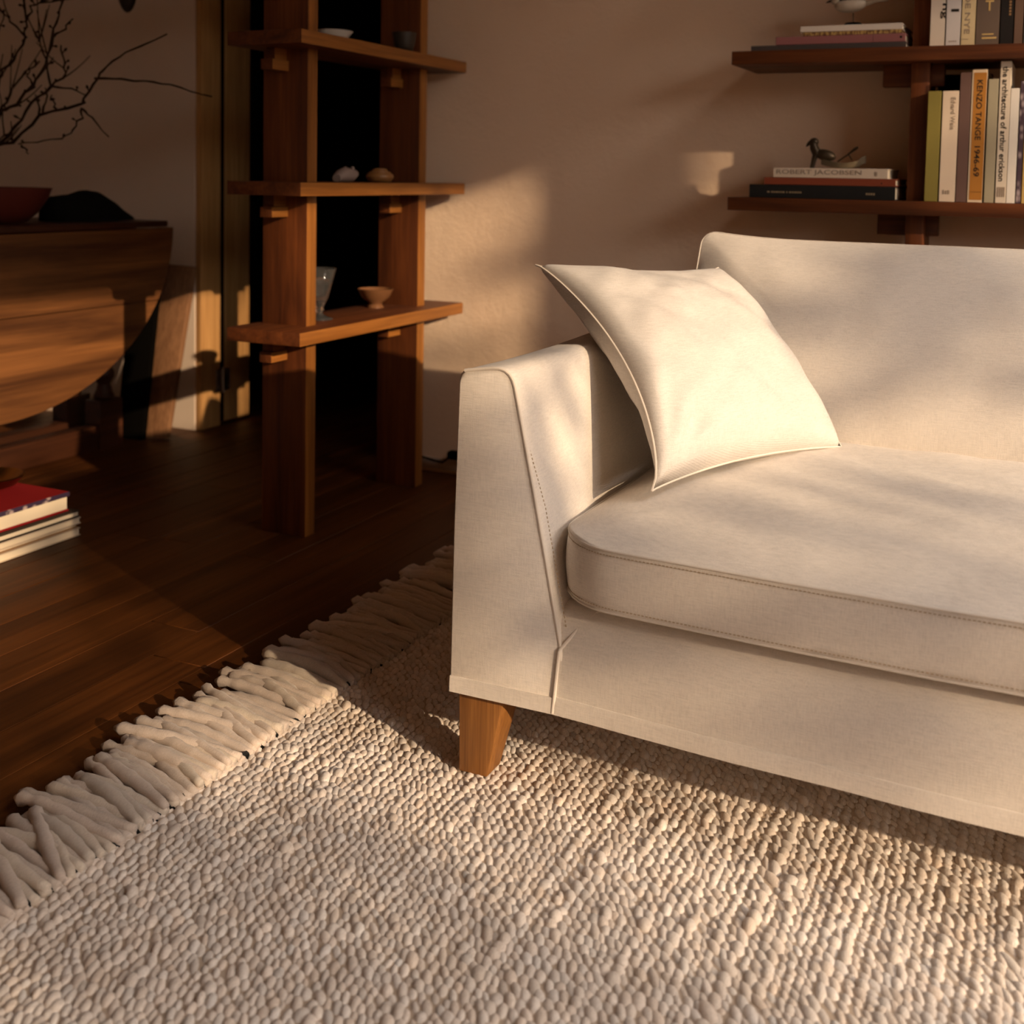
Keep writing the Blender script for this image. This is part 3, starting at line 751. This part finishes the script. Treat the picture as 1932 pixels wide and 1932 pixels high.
# ================================================================= things on the tall shelf
T1z, T2z, T3z = BZ[0]+TH, BZ[1]+TH, BZ[2]+TH
wbowl = thing('bowl', 'shallow white glazed bowl on the upper board of the tall shelf', 'bowl', (-1.79, 2.675, T3z))
obj('body', MB().lathe((-1.79, 2.675, T3z), [(.016, 0), (.020, .001), (.020, .004), (.037, .016), (.053, .036), (.051, .0365), (.036, .020), (.012, .008)]), WHITE, wbowl, smooth=True)
dk = thing('cup', 'dark stoneware cup at the far end of the upper board', 'cup', (-1.69, 2.875, T3z))
obj('body', MB().lathe((-1.69, 2.875, T3z), [(.020, 0), (.023, .002), (.029, .02), (.0335, .052), (.0305, .052), (.026, .02), (.012, .008)]), mat('dark_stoneware', (.03, .022, .015), .5), dk, smooth=True)
pg = thing('animal_figurine', 'small pale stone pig figurine on the middle board of the tall shelf', 'figurine', (-1.79, 2.74, T2z))
ps = mat('pale_stone', (.30, .225, .19), .7)
rg = []
for k in range(15):
    t = k/14; yy = 2.697+.092*t
    h = .003+.036*math.sin(math.pi*min(1, .10+t*.82))**.6; wdt = .004+.019*math.sin(math.pi*min(1, .12+t*.80))**.7
    z0_ = T2z+(.0 if t < .72 else .013*(t-.72)/.28)
    rg.append([(-1.79+wdt*math.cos(a)*1.0, yy, z0_+h/2+h/2*math.sin(a)) for a in [2*math.pi*q/14 for q in range(14)]])
obj('body', MB().rings(rg), ps, pg, smooth=True)
for dx in (-.011, .011): obj('ear', MB().tube([(-1.79+dx, 2.758, T2z+.034), (-1.79+dx*1.2, 2.756, T2z+.041)], [.007, .004], 8), ps, pg, smooth=True)
bxr = thing('lidded_box', 'round turned wooden box on the middle board beside the stone pig', 'box', (-1.77, 2.885, T2z))
tw = mat('turned_wood', (.30, .14, .045), .35, .5)
obj('body', MB().lathe((-1.77, 2.885, T2z), [(.024, 0), (.033, .003), (.039, .012), (.0395, .018), (.036, .024), (.030, .027)]), tw, bxr, smooth=True)
obj('lid', MB().lathe((-1.77, 2.885, T2z), [(.031, .0255), (.030, .029), (.022, .032), (.020, .037), (.012, .0395), (.004, .040)]), tw, bxr, smooth=True)
gb = thing('goblet', 'clear footed glass goblet on the lower board of the tall shelf', 'glass', (-1.775, 2.60, T1z))
gofs = 0
gp = [(.034, 0), (.035, .003), (.020, .008), (.009, .014), (.008, .020), (.012, .026), (.009, .031), (.013, .040), (.022, .058), (.030, .09), (.043, .135)]
gi = [(.0405, .135), (.028, .092), (.0195, .062), (.010, .048), (.002, .045)]
gm_ = MB().lathe((-1.775, 2.60, T1z), gp+gi, 40)
gm_.v = [tuple(Vector((-1.775+(p[0]+1.775)*q_, 2.60+(p[1]-2.60)*q_, p[2]))) for p in gm_.v for q_ in [1+(.035*math.cos(10*math.atan2(p[1]-2.60, p[0]+1.775)) if .03 < p[2]-T1z < .12 else 0)]]
obj('bowl', gm_, GLASS, gb, smooth=True, angle=180)
fb = thing('footed_bowl', 'small brown wooden footed bowl on the lower board of the tall shelf', 'bowl', (-1.805, 2.925, T1z))
obj('body', MB().lathe((-1.805, 2.925, T1z), [(.024, 0), (.024, .003), (.018, .010), (.022, .016), (.040, .030), (.052, .054), (.0495, .0545), (.036, .034), (.012, .022)]), mat('bowl_wood', (.17, .075, .031), .4, .4), fb, smooth=True)

# ================================================================= gate-leg table and what stands on it
tb = thing('drop_leaf_table', 'old drop-leaf wooden table with its oval leaf hanging down by the cream wall', 'table', (-2.85, 2.35, 0))
yc, ra, rb_ = 2.35, .695, .525
def leaf(zlo, zhi, name):
    c0 = math.asin(min(1, (.735-zlo)/rb_)); c1 = math.asin(min(1, max(0, (.735-zhi)/rb_)))
    if zlo < .25: c0 = math.pi/2
    an = [c1+(c0-c1)*k/24 for k in range(25)]
    pts = [(yc+ra*math.cos(q), .735-rb_*math.sin(q)) for q in an]
    pts += [(2*yc-a, b_) for a, b_ in reversed(pts)][(1 if zlo < .25 else 0):]
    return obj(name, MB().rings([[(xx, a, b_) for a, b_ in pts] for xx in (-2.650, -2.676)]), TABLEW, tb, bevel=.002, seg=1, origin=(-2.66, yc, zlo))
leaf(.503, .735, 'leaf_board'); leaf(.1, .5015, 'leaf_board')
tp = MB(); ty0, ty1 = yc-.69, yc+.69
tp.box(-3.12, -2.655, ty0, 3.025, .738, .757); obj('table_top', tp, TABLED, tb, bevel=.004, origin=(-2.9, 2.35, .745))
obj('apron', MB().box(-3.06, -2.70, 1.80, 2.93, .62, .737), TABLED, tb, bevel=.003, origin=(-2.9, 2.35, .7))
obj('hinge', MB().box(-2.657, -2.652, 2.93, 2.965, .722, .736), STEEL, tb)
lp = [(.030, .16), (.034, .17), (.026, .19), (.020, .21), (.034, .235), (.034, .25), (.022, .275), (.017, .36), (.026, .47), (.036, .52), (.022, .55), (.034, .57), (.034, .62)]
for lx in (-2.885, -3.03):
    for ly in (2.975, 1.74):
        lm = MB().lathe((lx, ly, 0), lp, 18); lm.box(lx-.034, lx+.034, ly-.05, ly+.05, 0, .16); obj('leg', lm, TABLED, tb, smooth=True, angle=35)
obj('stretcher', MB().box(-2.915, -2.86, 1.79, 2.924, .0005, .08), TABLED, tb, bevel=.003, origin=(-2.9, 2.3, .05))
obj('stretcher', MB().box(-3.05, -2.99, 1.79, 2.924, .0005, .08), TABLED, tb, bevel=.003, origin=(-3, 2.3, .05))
bw = thing('bowl', 'dark red lacquered bowl on the drop-leaf table', 'bowl', (-2.88, 2.52, .757))
obj('body', MB().lathe((-2.88, 2.52, .757), [(.075, 0), (.10, .004), (.130, .03), (.160, .075), (.172, .104), (.165, .104), (.15, .075), (.11, .03), (.05, .012)], 40), mat('red_lacquer', (.10, .018, .010), .5), bw, smooth=True)
ct = MB(); rg = []; cxc = -2.83
for k in range(19):
    t = k/18; yy = 2.70+.315*t
    h = .006+.085*math.sin(math.pi*min(1, .30+.68*t))**.9*(1-.12*math.sin(t*9)) ; h = max(h, .01); wdt = .03+.09*math.sin(math.pi*(.12+.80*t))
    ring = []
    for q in range(16):
        a = math.pi*q/15; ring.append((cxc+wdt*.8*math.cos(a), yy, .758+h*math.sin(a)**.8*(1+.08*noise.noise(Vector((q*.6, t*5, 2))))))
    rg.append(ring)
ct.rings(rg)
clo = obj('cloth', ct, mat('black_cloth', (.006, .005, .0045), .95, .1), smooth=True, angle=80, origin=(-2.95, 2.86, .758))
tag(clo, 'crumpled black cloth heaped on the table beside the red bowl', 'cloth')
vs = thing('branch_vase', 'dark vase of bare budding branches on the drop-leaf table', 'vase', (-2.90, 2.24, .757))
obj('vase', MB().lathe((-2.90, 2.24, .757), [(.04, 0), (.055, .005), (.075, .05), (.07, .10), (.03, .15), (.024, .19), (.03, .20), (.022, .2), (.016, .17), (.02, .05)]), mat('vase_glaze', (.03, .02, .015), .4), vs, smooth=True)
BR = [[(-2.834, 2.46, 0.966), (-2.77, 2.46, 0.986), (-2.725, 2.46, 0.992), (-2.616, 2.46, 1.069), (-2.459, 2.46, 1.095), (-2.449, 2.46, 1.112), (-2.406, 2.46, 1.166), (-2.372, 2.46, 1.196), (-2.298, 2.46, 1.233), (-2.162, 2.46, 1.275)], [(-2.446, 2.5, 1.17), (-2.354, 2.5, 1.165), (-2.243, 2.5, 1.155), (-2.153, 2.5, 1.141), (-2.096, 2.5, 1.123), (-2.047, 2.5, 1.114)], [(-2.479, 2.48, 1.085), (-2.44, 2.48, 1.059), (-2.383, 2.48, 1.008)], [(-2.439, 2.44, 1.085), (-2.445, 2.44, 1.058), (-2.468, 2.44, 1.025), (-2.517, 2.44, 1.001), (-2.606, 2.44, 0.992), (-2.676, 2.44, 0.986)], [(-2.903, 2.52, 0.967), (-2.838, 2.52, 0.99), (-2.774, 2.52, 1.036), (-2.71, 2.52, 1.104), (-2.632, 2.52, 1.151), (-2.579, 2.52, 1.187), (-2.591, 2.52, 1.229), (-2.596, 2.52, 1.266)], [(-2.611, 2.5, 1.149), (-2.63, 2.5, 1.221), (-2.666, 2.5, 1.281), (-2.682, 2.5, 1.311)], [(-2.611, 2.5, 1.149), (-2.537, 2.5, 1.141), (-2.485, 2.5, 1.123)], [(-2.765, 2.4, 0.957), (-2.702, 2.4, 1.075), (-2.641, 2.4, 1.092), (-2.577, 2.4, 1.138), (-2.525, 2.4, 1.199), (-2.505, 2.4, 1.272), (-2.478, 2.4, 1.327), (-2.458, 2.4, 1.375)], [(-2.526, 2.42, 1.275), (-2.483, 2.42, 1.295), (-2.449, 2.42, 1.321)], [(-2.942, 2.55, 0.96), (-2.87, 2.55, 1.077), (-2.837, 2.55, 1.131), (-2.784, 2.55, 1.183), (-2.71, 2.55, 1.227)], [(-2.833, 2.45, 0.961), (-2.788, 2.45, 1.123), (-2.756, 2.45, 1.182), (-2.704, 2.45, 1.222), (-2.657, 2.45, 1.282), (-2.652, 2.45, 1.326), (-2.661, 2.45, 1.392)], [(-2.657, 2.45, 1.282), (-2.693, 2.45, 1.313), (-2.737, 2.45, 1.351), (-2.759, 2.45, 1.301)], [(-2.674, 2.47, 1.329), (-2.649, 2.47, 1.369), (-2.623, 2.47, 1.378), (-2.495, 2.47, 1.384)], [(-2.88, 2.5, 0.966), (-2.798, 2.5, 1.013), (-2.808, 2.5, 1.081), (-2.813, 2.5, 1.172)], [(-2.616, 2.46, 1.069), (-2.625, 2.46, 1.107), (-2.633, 2.46, 1.125)], [(-2.606, 2.46, 1.07), (-2.589, 2.46, 1.121), (-2.595, 2.46, 1.143)], [(-2.556, 2.46, 1.08), (-2.56, 2.46, 1.106), (-2.57, 2.46, 1.121)], [(-2.677, 2.45, 0.981), (-2.657, 2.45, 0.97), (-2.649, 2.45, 0.959)], [(-2.598, 2.42, 1.14), (-2.618, 2.42, 1.17), (-2.609, 2.42, 1.188)]]
for k, q in enumerate(BR):
    if len(q) > 2 and q[0][0] < -2.81 and k in (0, 4, 7, 9, 10, 13): q = [(-2.90, 2.24, .94)]+q
    r0 = .0056 if k in (0, 4, 7, 9, 10) else .0034
    fine = []
    for a, b_ in zip(q[:-1], q[1:]):
        a, b_ = Vector(a), Vector(b_)
        for s_ in range(3): fine.append(a.lerp(b_, s_/3)+Vector((rnd.gauss(0, .0012), rnd.gauss(0, .004), rnd.gauss(0, .0012))))
    fine.append(Vector(q[-1])); nn_ = len(fine)
    rad = [max(.0018, r0*(1-.62*i/nn_))*(1+.16*math.sin(i*2.3)) for i in range(nn_)]
    br = obj('branch', MB().tube(fine, rad, 7), TWIG, vs, smooth=True)
    if k in (1, 2, 17): continue
    if k in (0, 4, 5, 7, 9, 10, 11, 12):
        for _ in range(4 if k else 2):
            i = rnd.randrange(5, max(6, min(nn_-2, 16 if k == 0 else nn_))); d0 = (fine[i]-fine[i-1]).normalized()
            dv = (d0*.9+Vector((rnd.uniform(-.9, .9), rnd.uniform(-.5, .5), rnd.uniform(-.2, .9)))).normalized(); ln_ = rnd.uniform(.05, .13)
            tp_ = [fine[i]+dv*ln_*t+Vector((0, 0, .02*t*t)) for t in (0, .25, .5, .75, 1)]
            tw_ = MB().tube(tp_, [.0024, .0021, .0018, .0016, .0013], 6)
            o_ = obj('twig', tw_, TWIG, br, smooth=True)
    bu = MB(); step = 2 if k in (4, 5, 7, 8, 9, 10, 11, 12) else 5
    for i in range(4, nn_-1, step):
        if k == 0 and i > 20: break
        dr_ = Vector((rnd.uniform(-1, 1), rnd.uniform(-.6, .6), rnd.uniform(-.2, 1))).normalized(); l = rnd.uniform(.008, .020)
        bu.tube([fine[i], fine[i]+dr_*l*.5, fine[i]+dr_*l, fine[i]+dr_*l*1.35], [.0018, .0018, .0044, .0008], 6)
    if bu.v: tag(obj('buds', bu, TWIG, br, smooth=True), kind='stuff')
pd = thing('pendant', 'dark teardrop pendant hanging in front of the cream wall', 'pendant', (-2.80, 3.0, 1.427))
obj('drop', MB().lathe((-2.801, 3.0, 1.427), [(.002, 0), (.010, .004), (.019, .016), (.026, .034), (.028, .055), (.02, .085), (.004, .11)], 20), mat('pendant_wood', (.02, .010, .006), .6), pd, smooth=True)
obj('cord', MB().tube([(-2.801, 3.0, 1.53), (-2.801, 3.0, 2.7)], .0015, 6), BLACK, pd)
# brown board leaning on the cream wall; black panel stands for the table's shadow
lb = MB().eight([(-2.862, 3.125, .002), (-2.772, 3.148, .002), (-2.772, 3.168, .002), (-2.862, 3.145, .002), (-2.90, 3.287, .588), (-2.773, 3.287, .584), (-2.773, 3.310, .584), (-2.90, 3.310, .588)])
tag(obj('leaning_board', lb, PINE2, bevel=.002, origin=(-2.82, 3.2, 0)), 'brown wooden board leaning on the cream wall next to the pine jamb', 'board')
lb2 = MB().eight([(-2.93, 3.075, .002), (-2.834, 3.098, .002), (-2.834, 3.118, .002), (-2.93, 3.095, .002), (-3.02, 3.262, .62), (-2.899, 3.262, .60), (-2.899, 3.282, .60), (-3.02, 3.282, .62)])
tag(obj('shadow_panel', lb2, mat('matt_black', (.003, .0025, .002), 1.0, 0.0), bevel=.002, origin=(-2.9, 3.15, 0)), 'black panel standing in for the shadow behind the table', 'board')
# cable along the wall
cb = thing('power_cable', 'black power cable with a plug lying along the baseboard behind the sofa', 'cable', (-1.75, 3.19, .04))
obj('wire', MB().tube([(-1.83, 3.19, .052), (-1.79, 3.19, .047), (-1.75, 3.19, .040), (-1.722, 3.19, .038), (-1.700, 3.19, .056), (-1.68, 3.19, .066)], .0035, 8), BLACK, cb, smooth=True)
obj('plug', MB().box(-1.70, -1.655, 3.175, 3.204, .053, .078), BLACK, cb, bevel=.005)
obj('wire', MB().tube([(-1.66, 3.19, .066), (-1.55, 3.19, .05), (-1.4, 3.19, .05)], .0035, 8), BLACK, cb, smooth=True)

# ================================================================= tree outside the window: its leaves break up the sun
tr = thing('tree', 'leafy garden tree outside the window', 'tree', (13.0, -3.0, -.5))
obj('trunk', MB().tube([(13.5, -1.2, -.5), (13.4, -1.25, 3), (13.6, -1.0, 5), (13.3, -.8, 8)], [.14, .12, .09, .04], 10), TWIG, tr, smooth=True)

lv = []; lf = []; q = random.Random(11)
def clump(cx_, cy_, cz_, rad, nl):
    for _ in range(nl):
        p = Vector((q.gauss(0, 1), q.gauss(0, 1), q.gauss(0, .8)))*rad*.6+Vector((cx_, cy_, cz_))
        a = Vector((q.uniform(-1, 1), q.uniform(-1, 1), q.uniform(-1, .4))).normalized(); b_ = a.cross(Vector((q.random(), q.random(), q.random()+.1))).normalized()
        l = q.uniform(.09, .15); o_ = len(lv)
        lv.extend([tuple(p), tuple(p+a*l*.5+b_*l*.27), tuple(p+a*l), tuple(p+a*l*.5-b_*l*.27)]); lf.append((o_, o_+1, o_+2, o_+3))
# positions are given as the point in the room the clump shades, carried back along the sun
for (px_, py_, pz_, rad, nl, dist) in (
    (-1.0, 3.2, 1.0, .20, 60, 12), (-.95, 3.2, .72, .26, 44, 14), (-.9, 3.2, 1.3, .2, 50, 10), (-1.78, 3.2, 1.0, .11, 40, 9),
    (-.35, 2.3, .70, .10, 26, 8), (-.05, 2.3, .80, .12, 40, 9), (-.20, 2.3, .60, .09, 20, 8), (.05, 2.3, .55, .1, 18, 8),
    (-.50, 1.75, .42, .08, 12, 9), (-.10, 1.65, .42, .12, 20, 9), (-.3, 2.0, .42, .08, 10, 8), (.1, 1.9, .42, .12, 16, 9),
    (-.76, 1.55, .43, .16, 64, 9), (.2, 1.5, .42, .16, 36, 10), (-.45, 1.53, .36, .09, 22, 9), (-.68, 1.65, .62, .05, 8, 8), (-.62, 1.75, .70, .05, 6, 7),
    (-1.05, 1.17, 0, .14, 46, 9), (-.55, 1.10, 0, .17, 80, 9), (-.1, 1.06, 0, .18, 80, 9), (-.8, .95, 0, .22, 90, 9), (-.3, .9, 0, .24, 90, 9), (.2, .9, 0, .2, 60, 9), (-1.2, 1.0, 0, .2, 50, 9), (-.9, .6, 0, .3, 70, 9), (-1.25, 1.2, 0, .14, 44, 9), (-1.3, 1.0, 0, .12, 34, 9)):
    c = Vector((px_, py_, pz_))-SUN*dist; clump(c.x, c.y, c.z, rad, nl)
fo = MB(); fo.v = lv; fo.f = lf
tag(obj('foliage', fo, mat('leaf', (.05, .09, .02), .6), tr), kind='stuff')
